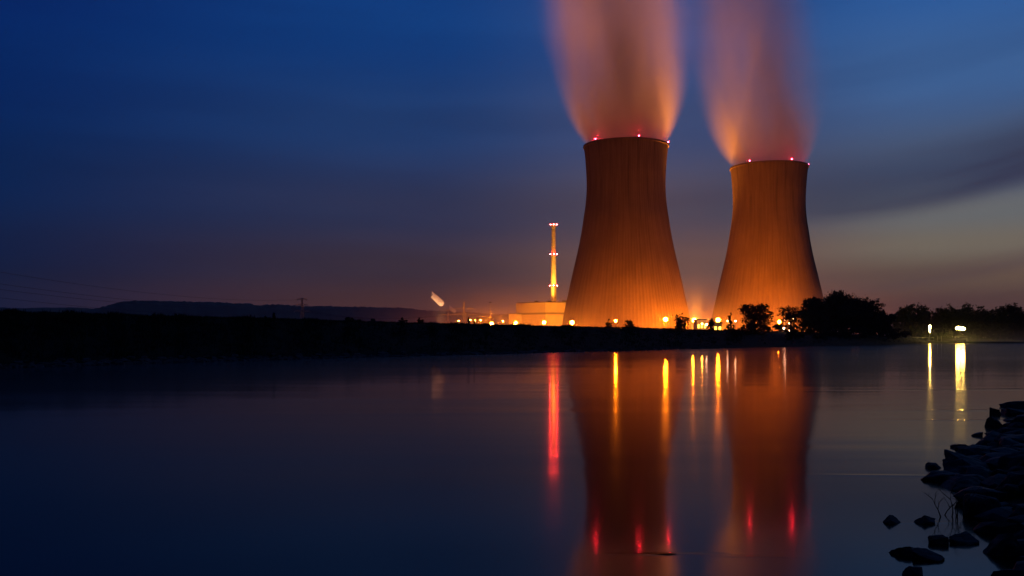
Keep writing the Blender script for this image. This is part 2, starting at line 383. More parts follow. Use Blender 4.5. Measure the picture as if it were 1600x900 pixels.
# ------------------------------------------------------------------ cooling towers
TPROF = [(46.9, 0), (45.6, 8.2), (44.4, 16), (41.4, 30), (37.4, 48.5), (33.2, 67), (30.2, 85.5), (28.5, 98), (28.0, 108), (28.3, 118), (29.0, 128), (29.9, 137)]
def tower_r(z):
    # Catmull-Rom through the profile
    P = TPROF
    for i in range(len(P) - 1):
        if z <= P[i + 1][1]:
            p0 = P[max(i - 1, 0)]; p1 = P[i]; p2 = P[i + 1]; p3 = P[min(i + 2, len(P) - 1)]
            t = (z - p1[1]) / (p2[1] - p1[1])
            return 0.5 * ((2 * p1[0]) + (-p0[0] + p2[0]) * t + (2 * p0[0] - 5 * p1[0] + 4 * p2[0] - p3[0]) * t * t + (-p0[0] + 3 * p1[0] - 3 * p2[0] + p3[0]) * t ** 3)
    return P[-1][0]
NR = 112
shell_me = None
def make_tower(px, y, ztop, label, lamps):
    global shell_me
    base = Vector(((px - 800) / F * y, y, PLAIN)); k = (ztop - PLAIN) / 137.0
    root = empty('cooling_tower', base, label, 'cooling tower', 'cooling towers')
    root.scale = (1, 1, 1)
    mb = MB(); nz_ = 60
    n = NR * 5
    for i in range(nz_ + 1):
        z = 137 * i / nz_; r = tower_r(z)
        for j in range(n):
            a = 2 * math.pi * j / n; m = j % 5
            rr = r + (0.16 if m in (0, 1) else 0.0)
            mb.v.append((rr * math.cos(a), rr * math.sin(a), z * k))
    for i in range(nz_):
        for j in range(n):
            q = (j + 1) % n; mb.f.append((i * n + j, i * n + q, (i + 1) * n + q, (i + 1) * n + j))
    b = len(mb.v)
    for i in range(nz_ + 1):
        z = 137 * (nz_ - i) / nz_; r = tower_r(z) - 0.9
        for j in range(96):
            a = 2 * math.pi * j / 96; mb.v.append((r * math.cos(a), r * math.sin(a), z * k))
    for i in range(nz_):
        for j in range(96):
            q = (j + 1) % 96; mb.f.append((b + i * 96 + j, b + i * 96 + q, b + (i + 1) * 96 + q, b + (i + 1) * 96 + j))
    mb.build('shell', MT['concrete'], root)
    r = tower_r(137)
    rim = MB(); rim.lathe([(r - 1.3, 137 * k - 1.3), (r + 0.75, 137 * k - 1.3), (r + 0.75, 137 * k + 0.15), (r - 1.3, 137 * k + 0.15)], 96, close=True)
    rim.build('rim', MT['concrete'], root)
    for s_ in lamps:
        a = math.asin(max(-1, min(1, s_)))
        p = Vector((math.sin(a) * (r + 0.3), -math.cos(a) * (r + 0.3), 137 * k + 0.15))
        l = MB(); l.bar(p, p + Vector((0, 0, 0.7)), 0.12, n=6); l.bar(p + Vector((0, 0, .55)), p + Vector((0, 0, 0.75)), 0.4, n=8)
        lo = l.build('warning_light', MT['dark'], root)
        q = MB(); q.ball(p + Vector((0, 0, 1.1)), 0.34, 8, 6); q.build('lens', MT['red'], lo)
    return root
T1 = make_tower(978, 690, 140.0, 'left, nearer and wider of the two cooling towers, dark red brown towards its rim', (-0.78, 0.18, 0.965))
T2 = make_tower(1201.5, 767, 138.3, 'right and farther cooling tower with a brightly lit left flank, rising behind trees', (-0.69, 0.33, 0.975))

# ------------------------------------------------------------------ steam plumes
def steam_mat(name, lean, dens, seed, wid, fade):
    m = bpy.data.materials.new(name); m.use_nodes = True; t = m.node_tree; t.nodes.clear()
    tcn = N(t, 'ShaderNodeTexCoord'); sp = N(t, 'ShaderNodeSeparateXYZ'); L(t, tcn.outputs['Object'], sp.inputs[0])
    x_, y_, z_ = sp.outputs
    zp = M(t, 'MAXIMUM', z_, 0.0)
    Rz = M(t, 'ADD', 27.5, M(t, 'MULTIPLY', M(t, 'SUBTRACT', 1.0, M(t, 'EXPONENT', M(t, 'DIVIDE', zp, -40.0))), wid))
    cxn = M(t, 'ADD', x_, M(t, 'MULTIPLY', zp, lean))
    rad = M(t, 'SQRT', M(t, 'ADD', M(t, 'MULTIPLY', cxn, cxn), M(t, 'MULTIPLY', y_, y_)))
    # stringy streaks drawn upwards
    cb = N(t, 'ShaderNodeCombineXYZ')
    L(t, M(t, 'DIVIDE', cxn, Rz), cb.inputs[0]); L(t, M(t, 'DIVIDE', y_, Rz), cb.inputs[1]); L(t, M(t, 'DIVIDE', z_, 190.0), cb.inputs[2])
    nz = N(t, 'ShaderNodeTexNoise'); nz.inputs['Scale'].default_value = 1.9; nz.inputs['Detail'].default_value = 2.0
    mpn = N(t, 'ShaderNodeMapping'); mpn.inputs['Location'].default_value = (seed, seed * 1.7, 0); L(t, cb.outputs[0], mpn.inputs['Vector']); L(t, mpn.outputs[0], nz.inputs['Vector'])
    rho = M(t, 'ADD', M(t, 'DIVIDE', rad, Rz), M(t, 'MULTIPLY', M(t, 'SUBTRACT', nz.outputs[0], 0.5), M(t, 'MINIMUM', M(t, 'DIVIDE', zp, 110.0), 0.8)))
    soft = M(t, 'ADD', 0.14, M(t, 'MINIMUM', M(t, 'DIVIDE', zp, 75.0), 0.80))
    inner = M(t, 'SUBTRACT', 1.0, soft)
    e = MR(t, rho, inner, 1.04, 1.0, 0.0)
    fd = M(t, 'DIVIDE', dens, M(t, 'ADD', 1.0, M(t, 'DIVIDE', zp, fade)))
    nn = MR(t, nz.outputs[0], 0.32, 0.66, 0.30, 1.5)
    v = N(t, 'ShaderNodeVolumePrincipled'); v.inputs['Color'].default_value = (0.97, 0.90, 0.76, 1)
    v.inputs['Anisotropy'].default_value = 0.0
    L(t, M(t, 'MULTIPLY', M(t, 'MULTIPLY', e, fd), nn), v.inputs['Density'])
    o = N(t, 'ShaderNodeOutputMaterial'); L(t, v.outputs[0], o.inputs['Volume']); return m
def plume(tower, ztop, lean, dens, seed, wid, fade, label, H=190):
    mb = MB(); n = 32; prof = []
    for i in range(20):
        z = -3 + (H + 3) * i / 19
        zz = max(z, 0); r = 28.0 if z < 0.5 else (28.0 + wid * (1 - math.exp(-zz / 40)) + zz * 0.06) * 1.04
        prof.append((r, z, -lean * zz))
    for r, z, c_ in prof:
        for j in range(n): a = 2 * math.pi * j / n; mb.v.append((c_ + r * math.cos(a), r * math.sin(a), z))
    for i in range(19):
        for j in range(n):
            q = (j + 1) % n; mb.f.append((i * n + j, i * n + q, (i + 1) * n + q, (i + 1) * n + j))
    mb.f.append(tuple(range(n - 1, -1, -1))); mb.f.append(tuple(19 * n + j for j in range(n)))
    o = mb.build('steam_plume', steam_mat('steam_' + str(int(seed)), lean, dens, seed, wid, fade))
    o.location = (tower.location.x, tower.location.y, ztop)
    o.visible_shadow = True
    tag(o, label, 'steam plume', 'steam plumes')
plume(T1, 140.2, 0.085, 0.066, 3.0, 33, 90, 'dense orange steam plume widening above the left cooling tower')
plume(T2, 138.5, 0.125, 0.050, 11.0, 34, 48, 'thinner hazy steam plume leaning left above the right cooling tower')

# ------------------------------------------------------------------ plant buildings and chimney
b = at(852, 527, 790); b.z = PLAIN
rb = empty('reactor_building', b, 'pale floodlit reactor building with a dark band, at the foot of the tall chimney', 'building')
def prism(mb, pts, z0, z1):
    s = len(mb.v); n = len(pts)
    for z in (z0, z1):
        for p in pts: mb.v.append((p[0], p[1], z))
    for i in range(n):
        j = (i + 1) % n; mb.f.append((s + i, s + j, s + n + j, s + n + i))
    mb.f.append(tuple(s + n + i for i in range(n))); mb.f.append(tuple(s + n - 1 - i for i in range(n)))
# corner towards the camera, one wall running back left, the other back right
P0 = [(0, 0), (24, 3.5), (33, 34), (4, 44), (-24, 22)]
def scale_pts(P, k): return [((x - 5) * k + 5, (y - 18) * k + 18) for x, y in P]
m1 = MB(); prism(m1, P0, 0, 18.4); m1.build('lower_wall', MT['cladding'], rb)
m2 = MB(); prism(m2, scale_pts(P0, 0.94), 18.4, 20.0); m2.build('band', MT['bandm'], rb)
m3 = MB(); prism(m3, P0, 20.0, 28.2); m3.build('upper_wall', MT['cladding'], rb)
m4 = MB(); prism(m4, scale_pts(P0, 0.97), 28.2, 28.8); rf = m4.build('roof', MT['roofing'], rb)
for dx, dy, w, h in ((-7, 14, 3.2, 1.3), (4, 9, 4.5, 1.0), (17, 12, 5, 1.4)):
    v = MB(); v.box((dx, dy, 28.8 + h / 2), (w, 2.4, h)); v.build('roof_vent', MT['dark'], rf)
ch = at(865, 527, 800); ch.z = PLAIN
cr = empty('chimney', (ch.x, 845, PLAIN), 'tall slender floodlit exhaust stack with three rings of red lamps', 'chimney')
cx_ = (865 - 800) / F * 845; cr.location.x = cx_
zt = CAMZ + (HOR - 352) / F * 845 - PLAIN
z1 = CAMZ + (HOR - 399) / F * 845 - PLAIN; z2 = CAMZ + (HOR - 448) / F * 845 - PLAIN
s = MB(); s.lathe([(2.55, 0), (2.5, z2), (2.1, z1), (1.75, zt - 2), (1.95, zt - 1.9), (1.95, zt), (1.5, zt), (1.5, zt - 3)], 24); s.build('shaft', MT['stack'], cr, smooth=False)
dp = MB(); dp.box((1.25, -2.32, z2 - 9), (1.7, 0.5, 21)); dp.build('cladding_panel', MT['bandm'], cr)
for zz, rr in ((zt - 0.4, 1.95), (z1, 2.15), (z2, 2.5)):
    q = MB(); q.lathe([(rr, -0.25), (rr + 0.9, -0.25), (rr + 0.9, 0.0), (rr, 0.0)], 20, (0, 0, zz), close=True)
    for k in range(10):
        a = 2 * math.pi * k / 10; p = Vector((math.cos(a) * (rr + .85), math.sin(a) * (rr + .85), zz)); q.bar(p, p + Vector((0, 0, 1.1)), 0.05, n=4)
    q.lathe([(rr + .80, 1.05), (rr + 0.9, 1.05), (rr + 0.9, 1.15), (rr + .80, 1.15)], 20, (0, 0, zz), close=True)
    ga = q.build('gallery', MT['steel'], cr)
    for a in (-160, -90, -20, 90):  # front lamp added so the red streaks merge in the water
        p = Vector((math.cos(R(a)) * (rr + 1.0), math.sin(R(a)) * (rr + 1.0), zz + 0.9))
        l = MB(); l.ball(p, 0.22, 8, 6); l.build('warning_light', MT['redstack'], ga)

# low halls to the left of the reactor building
def hall(px0, px1, pytop, y, depth, label, mat='cladding', windows=0, cat='building'):
    a = at(px0, pytop, y); c = at(px1, pytop, y); w = c.x - a.x; h = a.z - PLAIN
    r = empty('plant_hall', ((a.x + c.x) / 2, y, PLAIN), label, cat)
    q = MB(); q.box((0, depth / 2, h / 2), (w, depth, h)); q.build('wall', MT[mat], r)
    q = MB(); q.box((0, depth / 2, h + 0.2), (w + 0.6, depth + 0.6, 0.4)); q.build('roof', MT['roofing'], r)
    for k in range(windows):
        wx = -w / 2 + w * (k + 0.5) / windows
        f = MB(); f.box((wx, -0.06, h * 0.62), (w / windows * 0.62, 0.12, h * 0.30)); fo = f.build('window', MT['dark'], r)
        f = MB(); f.box((wx, -0.14, h * 0.62), (w / windows * 0.54, 0.05, h * 0.24)); f.build('pane', MT['window'], fo)
        if k % 2 == 0:
            f = MB(); f.box((wx, -0.06, h * 0.17), (w / windows * 0.5, 0.1, h * 0.30)); f.build('door', MT['dark'], r)
    return r
hall(795, 815, 490.5, 800, 20, 'low orange lit hall attached on the left of the reactor building')
hall(744, 770, 497, 720, 14, 'small flat shed left of the plant, under the slim mast', 'bandm')
hall(1089, 1104, 500, 470, 9, 'glowing yellow gatehouse with lit windows in the gap between the two cooling towers', windows=3)
hall(1115, 1128, 505, 470, 7, 'tiny lit cabin under the lamp by the foot of the right cooling tower', windows=2)

# ------------------------------------------------------------------ plant lamps
def lamp(px, py, y, label, rr=0.62, mat='sodium', group='sodium floodlights along the plant fence', head=True, zg=None, name='floodlight'):
    p = at(px, py, y); zg = PLAIN if zg is None else zg
    r = empty(name, (p.x, p.y, zg), label, 'lamp', group); h = p.z - zg
    q = MB(); q.lathe([(0.001, 0), (0.32, 0), (0.32, 0.4), (0.16, 0.45), (0.09, h - rr * 1.05), (0.001, h - rr * 1.05)], 8); q.build('pole', MT['steel'], r)
    q = MB(); q.ball((0, 0, h), rr, 10, 8); q.build('lamp_globe', MT[mat], r, smooth=True)
    if head:
        q = MB(); q.lathe([(0.001, rr * 1.25), (rr * 0.55, rr * 1.1), (rr * 0.6, rr * 0.98), (0.001, rr * 1.02)], 10, (0, 0, h)); q.build('cap', MT['dark'], r)
    return r
for px, py, y, rr, lb in (
    (768, 506, 600, 1.05, 'orange sodium lamp farthest left, in front of the slim mast'),
    (806, 505, 735, 1.25, 'orange sodium lamp just left of the reactor building'),
    (850, 504, 745, 1.25, 'orange sodium lamp shining in front of the reactor building corner'),
    (894, 504, 615, 1.2, 'large orange sodium lamp at the left foot of the left cooling tower'),
    (962, 501.5, 285, 0.34, 'orange sodium lamp between two small bushes before the left cooling tower'),
    (1040, 499, 615, 1.25, 'strong orange sodium lamp under the right side of the left cooling tower'),
    (1085, 500.5, 625, 1.4, 'brightest orange lamp at the right foot of the left cooling tower, beside the gatehouse'),
    (1122, 500, 655, 1.35, 'strong orange sodium lamp at the left foot of the right cooling tower'),
    (1218, 503, 660, 1.15, 'orange sodium lamp seen through a gap between two trees')):
    lamp(px, py, y, lb, rr)
def spotlight(px, y, z, target, watts, size, label, col=(1.0, 0.29, 0.03), rad=1.2):
    """an unseen floodlight added to brighten steam: housing and spot lamp"""
    x = (px - 800) / F * y; t_ = Vector(target); r = empty('steam_floodlight', (x, y, z), label, 'floodlight', 'unseen floodlights added to light the plant and its steam')
    d_ = (t_ - Vector((x, y, z + 1.2))).normalized(); q_ = d_.to_track_quat('-Z', 'Y').to_matrix()
    h_ = MB(); h_.box((0, 0, 1.2) , (1.6, 1.6, 0.7), q_); h_.build('housing', MT['dark'], r)
    h_ = MB(); h_.bar((-.9, 0, 0), (-.9, 0, 1.3), .07, n=6); h_.bar((.9, 0, 0), (.9, 0, 1.3), .07, n=6); h_.box((0, 0, .05), (2.2, .6, .1)); h_.build('bracket', MT['steel'], r)
    ld = bpy.data.lights.new('flood_beam', 'SPOT'); ld.energy = watts; ld.color = col; ld.spot_size = R(size); ld.spot_blend = 1.0; ld.shadow_soft_size = rad
    lo = bpy.data.objects.new('flood_beam', ld); C.objects.link(lo); lo.parent = r; lo.location = Vector((0, 0, 1.2)) + d_ * 0.9; lo.rotation_euler = d_.to_track_quat('-Z', 'Y').to_euler()
c1 = T1.location; c2 = T2.location  # spots below are unseen lamps added to brighten plumes and stack
spotlight(845, 850, PLAIN, (c1.x - 8, c1.y, 182), 8.5e6, 46, 'unseen floodlight added behind the reactor building to light the left steam plume')
spotlight(1096, 720, PLAIN, (c1.x + 12, c1.y, 195), 3.8e6, 38, 'unseen floodlight added in the gap to light the right side of the left steam plume')
spotlight(1078, 800, PLAIN, (c2.x - 22, c2.y, 194), 3.6e6, 33, 'unseen floodlight added in the gap to light the left side of the right steam plume')
spotlight(1240, 900, PLAIN, (c2.x - 5, c2.y, 185), 1.6e6, 40, 'unseen floodlight added behind the right cooling tower to light its steam plume')
spotlight(1000, 840, PLAIN, (c1.x, c1.y, 195), 4.0e6, 46, 'unseen floodlight added behind the left cooling tower to light its steam plume')
spotlight(866, 826, 32, (cr.location.x, 845, 70), 1.9e5, 110, 'unseen floodlight added on the roof to light the slender chimney', (1.0, 0.38, 0.03), .5)
for px, py, y, lb, mt in (
    (742, 501, 640, 'faint orange lamp left of the farthest left sodium lamp', 'smallorange'),
    (751, 500.5, 640, 'small orange lamp on the roof line of the flat shed', 'smallorange'),
    (735, 500, 700, 'tiny orange lamp at the foot of the right lattice pylon', 'smallorange'),
    (717, 501, 700, 'tiny orange lamp between the two lattice pylons', 'smallorange'),
    (786, 502, 640, 'small orange lamp before the low hall', 'smallorange'),
    (1137, 501.5, 480, 'tiny pinkish lamp under the small round bush', 'smallwhite'),
    (1149, 501.6, 480, 'tiny pinkish lamp between the round bush and the umbrella tree', 'smallwhite'),
    (1227, 500, 480, 'tiny pale lamp just right of the lamp in the tree gap', 'smallwhite'),
    (1240, 498, 480, 'tiny pale lamp highest among the leaves right of the tree gap', 'smallwhite'),
    (1233, 505, 480, 'tiny pale lamp halfway up among the trees right of the gap', 'smallwhite'),
    (1104, 507, 465, 'small yellow white lamp at the right corner of the gatehouse', 'smallwhite'),
    (1097, 506, 463, 'low lamp added in front of the gatehouse to brighten its wall', 'smallorange')):  # the last lamp is added to warm the gatehouse wall
    lamp(px, py, y, lb, 0.34, mt, 'small lamps around the plant', head=False, name='yard_lamp')
for px, py, fr, lb in ((1225, 513, .9, 'tiny white lamp low on the bank below the tree gap'), (1233, 517.5, .75, 'lowest tiny white lamp on the bank below the tree gap')):
    q = ground_point(px, fr); lamp(px, py, q.y, lb, 0.3, 'smallwhite', 'small lamps around the plant', head=False, zg=q.z - 0.2, name='yard_lamp')

spotlight(872, 712, PLAIN, (b.x + 6, b.y, 20), 2.4e5, 90, 'unseen floodlight added before the reactor building to light its pale walls', (1.0, 0.40, 0.025), .6)  # this spot and the next are unseen, added to brighten the walls
spotlight(806, 700, PLAIN, (b.x - 25, b.y + 10, 14), 4e4, 90, 'unseen floodlight added before the low orange hall to light its wall', (1.0, 0.28, 0.03), .6)

for px_, y_, (dx, dy), z_, w_, lb in (  # unseen washes added to brighten the tower shells
        (930, 596, (-18, -30), 30, 0.75e5, 'unseen floodlight added at the fence to wash the left half of the left cooling tower'),
        (1020, 600, (16, -32), 30, 0.9e5, 'unseen floodlight added at the fence to wash the right half of the left cooling tower'),
        (1134, 668, (-26, -20), 42, 2.5e5, 'unseen floodlight added to wash the left flank of the right cooling tower'),
        (1182, 668, (-2, -38), 16, 1.7e5, 'unseen floodlight added to wash the front of the right cooling tower, hidden by the umbrella tree'),
        (1240, 672, (20, -30), 20, 2.4e5, 'unseen floodlight added to wash the right half of the right cooling tower, hidden by trees')):
    tw_ = c1 if px_ < 1100 else c2
    spotlight(px_, y_, PLAIN, (tw_.x + dx, tw_.y + dy, z_), w_, 115, lb, (1.0, 0.21, 0.008), .5)

# slim mast, lattice pylons, cables
def mast(px, y0, y1, y, label):
    p = at(px, y1, y); r = empty('mast', (p.x, y, PLAIN), label, 'mast'); h = p.z - PLAIN
    q = MB(); q.bar((0, 0, 0), (0, 0, h), 0.45, 0.16, 8); q.build('pole', MT['pylon'], r)
    q = MB(); q.box((0, 0, h + 0.3), (1.4, 0.5, 0.5)); q.build('lamp_bracket', MT['dark'], r)
mast(766, 500, 473, 620, 'slim pale lighting mast rising behind the farthest left sodium lamp')
def pylon(px, pytop, y, label, w=0.2, arms=((0.72, 1.0), (0.88, 0.75)), armw=8.0):
    w *= 1.5
    p = at(px, pytop, y); h = p.z - PLAIN; r = empty('pylon', (p.x, y, PLAIN), label, 'pylon', 'lattice pylons', rz=R(25))
    b_ = MB(); wb = h * 0.085; wt = h * 0.012
    lv = [i / 9 for i in range(10)]
    def cor(f): 
        ww = wb + (wt - wb) * min(1, f * 1.25) if f < .8 else wt
        return [Vector((sx * ww, sy * ww, f * h)) for sx, sy in ((-1, -1), (1, -1), (1, 1), (-1, 1))]
    for a, c_ in zip(lv, lv[1:]):
        A, B = cor(a), cor(c_)
        for k in range(4):
            j = (k + 1) % 4
            b_.bar(A[k], B[k], w, n=4, cap=False); b_.bar(A[k], B[j], w * .6, n=4, cap=False); b_.bar(A[j], B[k], w * .6, n=4, cap=False); b_.bar(B[k], B[j], w * .6, n=4, cap=False)
    b_.build('lattice_tower', MT['pylon'], r)
    for f, k in arms:
        a_ = MB(); z = h * f
        for sx in (-1, 1):
            tip = Vector((sx * armw * k, 0, z + 0.3))
            for sy in (-1, 1):
                a_.bar((0, sy * wt * 2, z), tip, w * .8, n=4); a_.bar((0, sy * wt, z + h * .035), tip, w * .8, n=4)
            a_.bar(tip, tip + Vector((0, 0, -1.8)), w * 0.7, n=6)
        a_.build('crossarm', MT['pylon'], r)
    return r, h
pyA, hA = pylon(472, 466, 1100, 'distant lattice pylon standing alone before the wooded hills', 0.30, ((0.66, 1.0), (0.82, .8), (0.97, .6)), 9)
pyB, hB = pylon(700, 484, 820, 'shorter broad lattice pylon, left of the pair near the plant', 0.16, ((0.80, 1.0), (0.97, 0.7)), 9)
pyC, hC = pylon(725, 471, 760, 'taller narrow lattice pylon, right of the pair near the plant', 0.16, ((0.62, 1.0), (0.78, 0.8)), 11)
def cable(a, b_, sag, r, name, label):
    m = MB(); n = 28; pts = []
    for i in range(n + 1):
        t = i / n; p = Vector(a).lerp(Vector(b_), t); p.z -= sag * 4 * t * (1 - t); pts.append(p)
    for p, q in zip(pts, pts[1:]): m.bar(p, q, r, n=5, cap=False)
    return tag(m.build(name, MT['cable']), label, 'cable', 'power cables')
A = pyA.location
nx, ny = -520 / 1.0 * .62, 330
for k, (dz, off, lab) in enumerate(((26, 0, 'topmost power cable slanting down across the dark sky at left'), (17, 6, 'second power cable from the top in the dark sky at left'),
                                   (14, -6, 'third power cable from the top in the dark sky at left'), (10, 2, 'lowest power cable in the dark sky at left'))):
    far = Vector((A.x + off * .9, A.y, PLAIN + hA * (0.97, .82, .82, .66)[k]))
    near = at(-300, (370, 395, 408, 424)[k], 420)
    cable(near, far, 10.0, 0.09, 'power_cable', lab)
for k in range(3):
    off = (-6, 0, 6)[k]
    cable((A.x + off, A.y, PLAIN + hA * 0.7), (pyB.location.x + off * .6, pyB.location.y, PLAIN + hB * .8), 6, 0.12, 'power_cable',
          ('near', 'middle', 'far')[k] + ' one of three cables running from the lone pylon to the pair by the plant')

# ------------------------------------------------------------------ unidentified pale shapes built as steam, and the unseen flood added for them
def puff(px, py, y, ln, rad, tilt, label, dens=0.6):
    p = at(px, py, y); mb = MB(); n = 20; m = 14
    for i in range(m + 1):
        u = i / m; zz = (u - .5) * ln; r = rad * (0.72 + 0.30 * u) * (1 if u < .72 else math.sqrt(max(0.02, 1 - ((u - .72) / .28) ** 2)))
        for j in range(n):
            a = 2 * math.pi * j / n
            wv = 1 + 0.22 * noise.noise(Vector((math.cos(a) * 1.3, math.sin(a) * 1.3, u * 2.2 + px)))
            mb.v.append((r * wv * math.cos(a), r * wv * math.sin(a), zz - (1 - u) ** 2 * rad * .9 * abs(math.cos(a)) + (1 - u) ** 3 * rad * .5 * math.cos(a)))
    for i in range(m):
        for j in range(n):
            q = (j + 1) % n; mb.f.append((i * n + j, i * n + q, (i + 1) * n + q, (i + 1) * n + j))
    mb.f.append(tuple(range(n - 1, -1, -1))); mb.f.append(tuple(m * n + j for j in range(n)))
    mt = bpy.data.materials.new('pale_shape_volume'); mt.use_nodes = True; t = mt.node_tree; t.nodes.clear()
    v = N(t, 'ShaderNodeVolumePrincipled'); v.inputs['Color'].default_value = (0.98, 0.96, 0.94, 1); v.inputs['Density'].default_value = dens
    o_ = N(t, 'ShaderNodeOutputMaterial'); L(t, v.outputs[0], o_.inputs['Volume'])
    o = mb.build('steam_puff', mt); o.location = p; o.rotation_euler = (0, R(tilt), 0)
    return tag(o, label, 'pale shape', 'small pale shapes')
puff(685, 470, 700, 9.8, 2.6, 133, 'larger unidentified cream shape, built as lit steam, above the hills left of the pylons')
puff(708, 485, 700, 5, 1.7, 130, 'smaller unidentified pinkish shape, built as lit steam, beside the shorter pylon', 0.25)
spotlight(690, 680, PLAIN, at(686, 470, 700), 2.6e5, 34, 'unseen floodlight added behind the levee to light the small pale shapes', (1.0, .44, .18), .5)  # unseen lamp added only to make the pale shapes bright

# ------------------------------------------------------------------ night haze over river and plant
hz = MB(); hz.box((150, 2650, 139.5), (9600, 7300, 283))
hm = bpy.data.materials.new('night_haze'); hm.use_nodes = True; t = hm.node_tree; t.nodes.clear()
v = N(t, 'ShaderNodeVolumePrincipled'); v.inputs['Color'].default_value = (0.9, 0.9, 0.92, 1); v.inputs['Density'].default_value = HAZE
o_ = N(t, 'ShaderNodeOutputMaterial'); L(t, v.outputs[0], o_.inputs['Volume'])
tag(hz.build('haze', hm), 'thin night haze glowing round the lamps', 'haze', kind='stuff')

# low mist added over the yard for lamp halos, real at the landing, thinning upwards
def mist(cx0, cy0, wx, wy, h, fall, dens, label):
    mb = MB(); mb.box((0, 0, h / 2 + .6), (wx, wy, h))
    mm = bpy.data.materials.new('low_mist'); mm.use_nodes = True; t = mm.node_tree; t.nodes.clear()
    tcn = N(t, 'ShaderNodeTexCoord'); sp = N(t, 'ShaderNodeSeparateXYZ'); L(t, tcn.outputs['Object'], sp.inputs[0])
    ex = MR(t, M(t, 'ABSOLUTE', sp.outputs[0]), wx * .25, wx * .49, 1.0, 0.0)
    ey = MR(t, M(t, 'ABSOLUTE', sp.outputs[1]), wy * .3, wy * .49, 1.0, 0.0)
    ez = M(t, 'SUBTRACT', M(t, 'EXPONENT', M(t, 'DIVIDE', sp.outputs[2], -fall)), math.exp(-(h + .6) / fall), clamp=True)
    v = N(t, 'ShaderNodeVolumePrincipled'); v.inputs['Color'].default_value = (0.95, 0.92, 0.88, 1)
    L(t, M(t, 'MULTIPLY', M(t, 'MULTIPLY', ex, ey), M(t, 'MULTIPLY', ez, dens)), v.inputs['Density'])
    o_ = N(t, 'ShaderNodeOutputMaterial'); L(t, v.outputs[0], o_.inputs['Volume'])
    o = mb.build('mist', mm); o.location = (cx0, cy0, 0.1); tag(o, label, 'mist', kind='stuff')
mist(112, 690, 490, 330, 46, 12.0, MIST, 'low mist added over the plant yard to give the orange lamps halos')
mist(182, 402, 150, 90, 9, 3.0, MIST * 0.55, 'thin mist over the water round the landing lamps')

# ------------------------------------------------------------------ vegetation
def crown_mesh(mb, blobs, count, leaf, rg):
    tot = sum(b[1][0] * b[1][1] * b[1][2] for b in blobs)
    for c, r in blobs:
        n = int(count * (r[0] * r[1] * r[2]) / tot)
        # clumps on the blob, leaves round each clump
        nc = max(4, n // 22); 
        for _ in range(nc):
            while True:
                d = Vector((rg.uniform(-1, 1), rg.uniform(-1, 1), rg.uniform(-1, 1)))
                if 0.05 < d.length < 1: break
            d = d * (d.length ** -0.35) * (0.9 + 0.22 * rg.random())
            cc_ = Vector((c[0] + d.x * r[0], c[1] + d.y * r[1], c[2] + d.z * r[2]))
            cs = min(r) * rg.uniform(0.10, 0.30)
            for _ in range(22):
                p = cc_ + Vector((rg.gauss(0, cs), rg.gauss(0, cs), rg.gauss(0, cs * .7)))
                u = Vector((rg.gauss(0, 1), rg.gauss(0, 1), rg.gauss(0, 1))).normalized(); w = u.orthogonal().normalized()
                w = Matrix.Rotation(rg.uniform(0, 6.28), 3, u) @ w
                s_ = leaf * rg.uniform(0.5, 1.2); w2 = u.cross(w); b0 = len(mb.v)
                for q in (w * s_, w2 * s_ * .5, -w * s_, -w2 * s_ * .5): mb.v.append(tuple(p + q))
                mb.f.append((b0, b0 + 1, b0 + 2, b0 + 3))
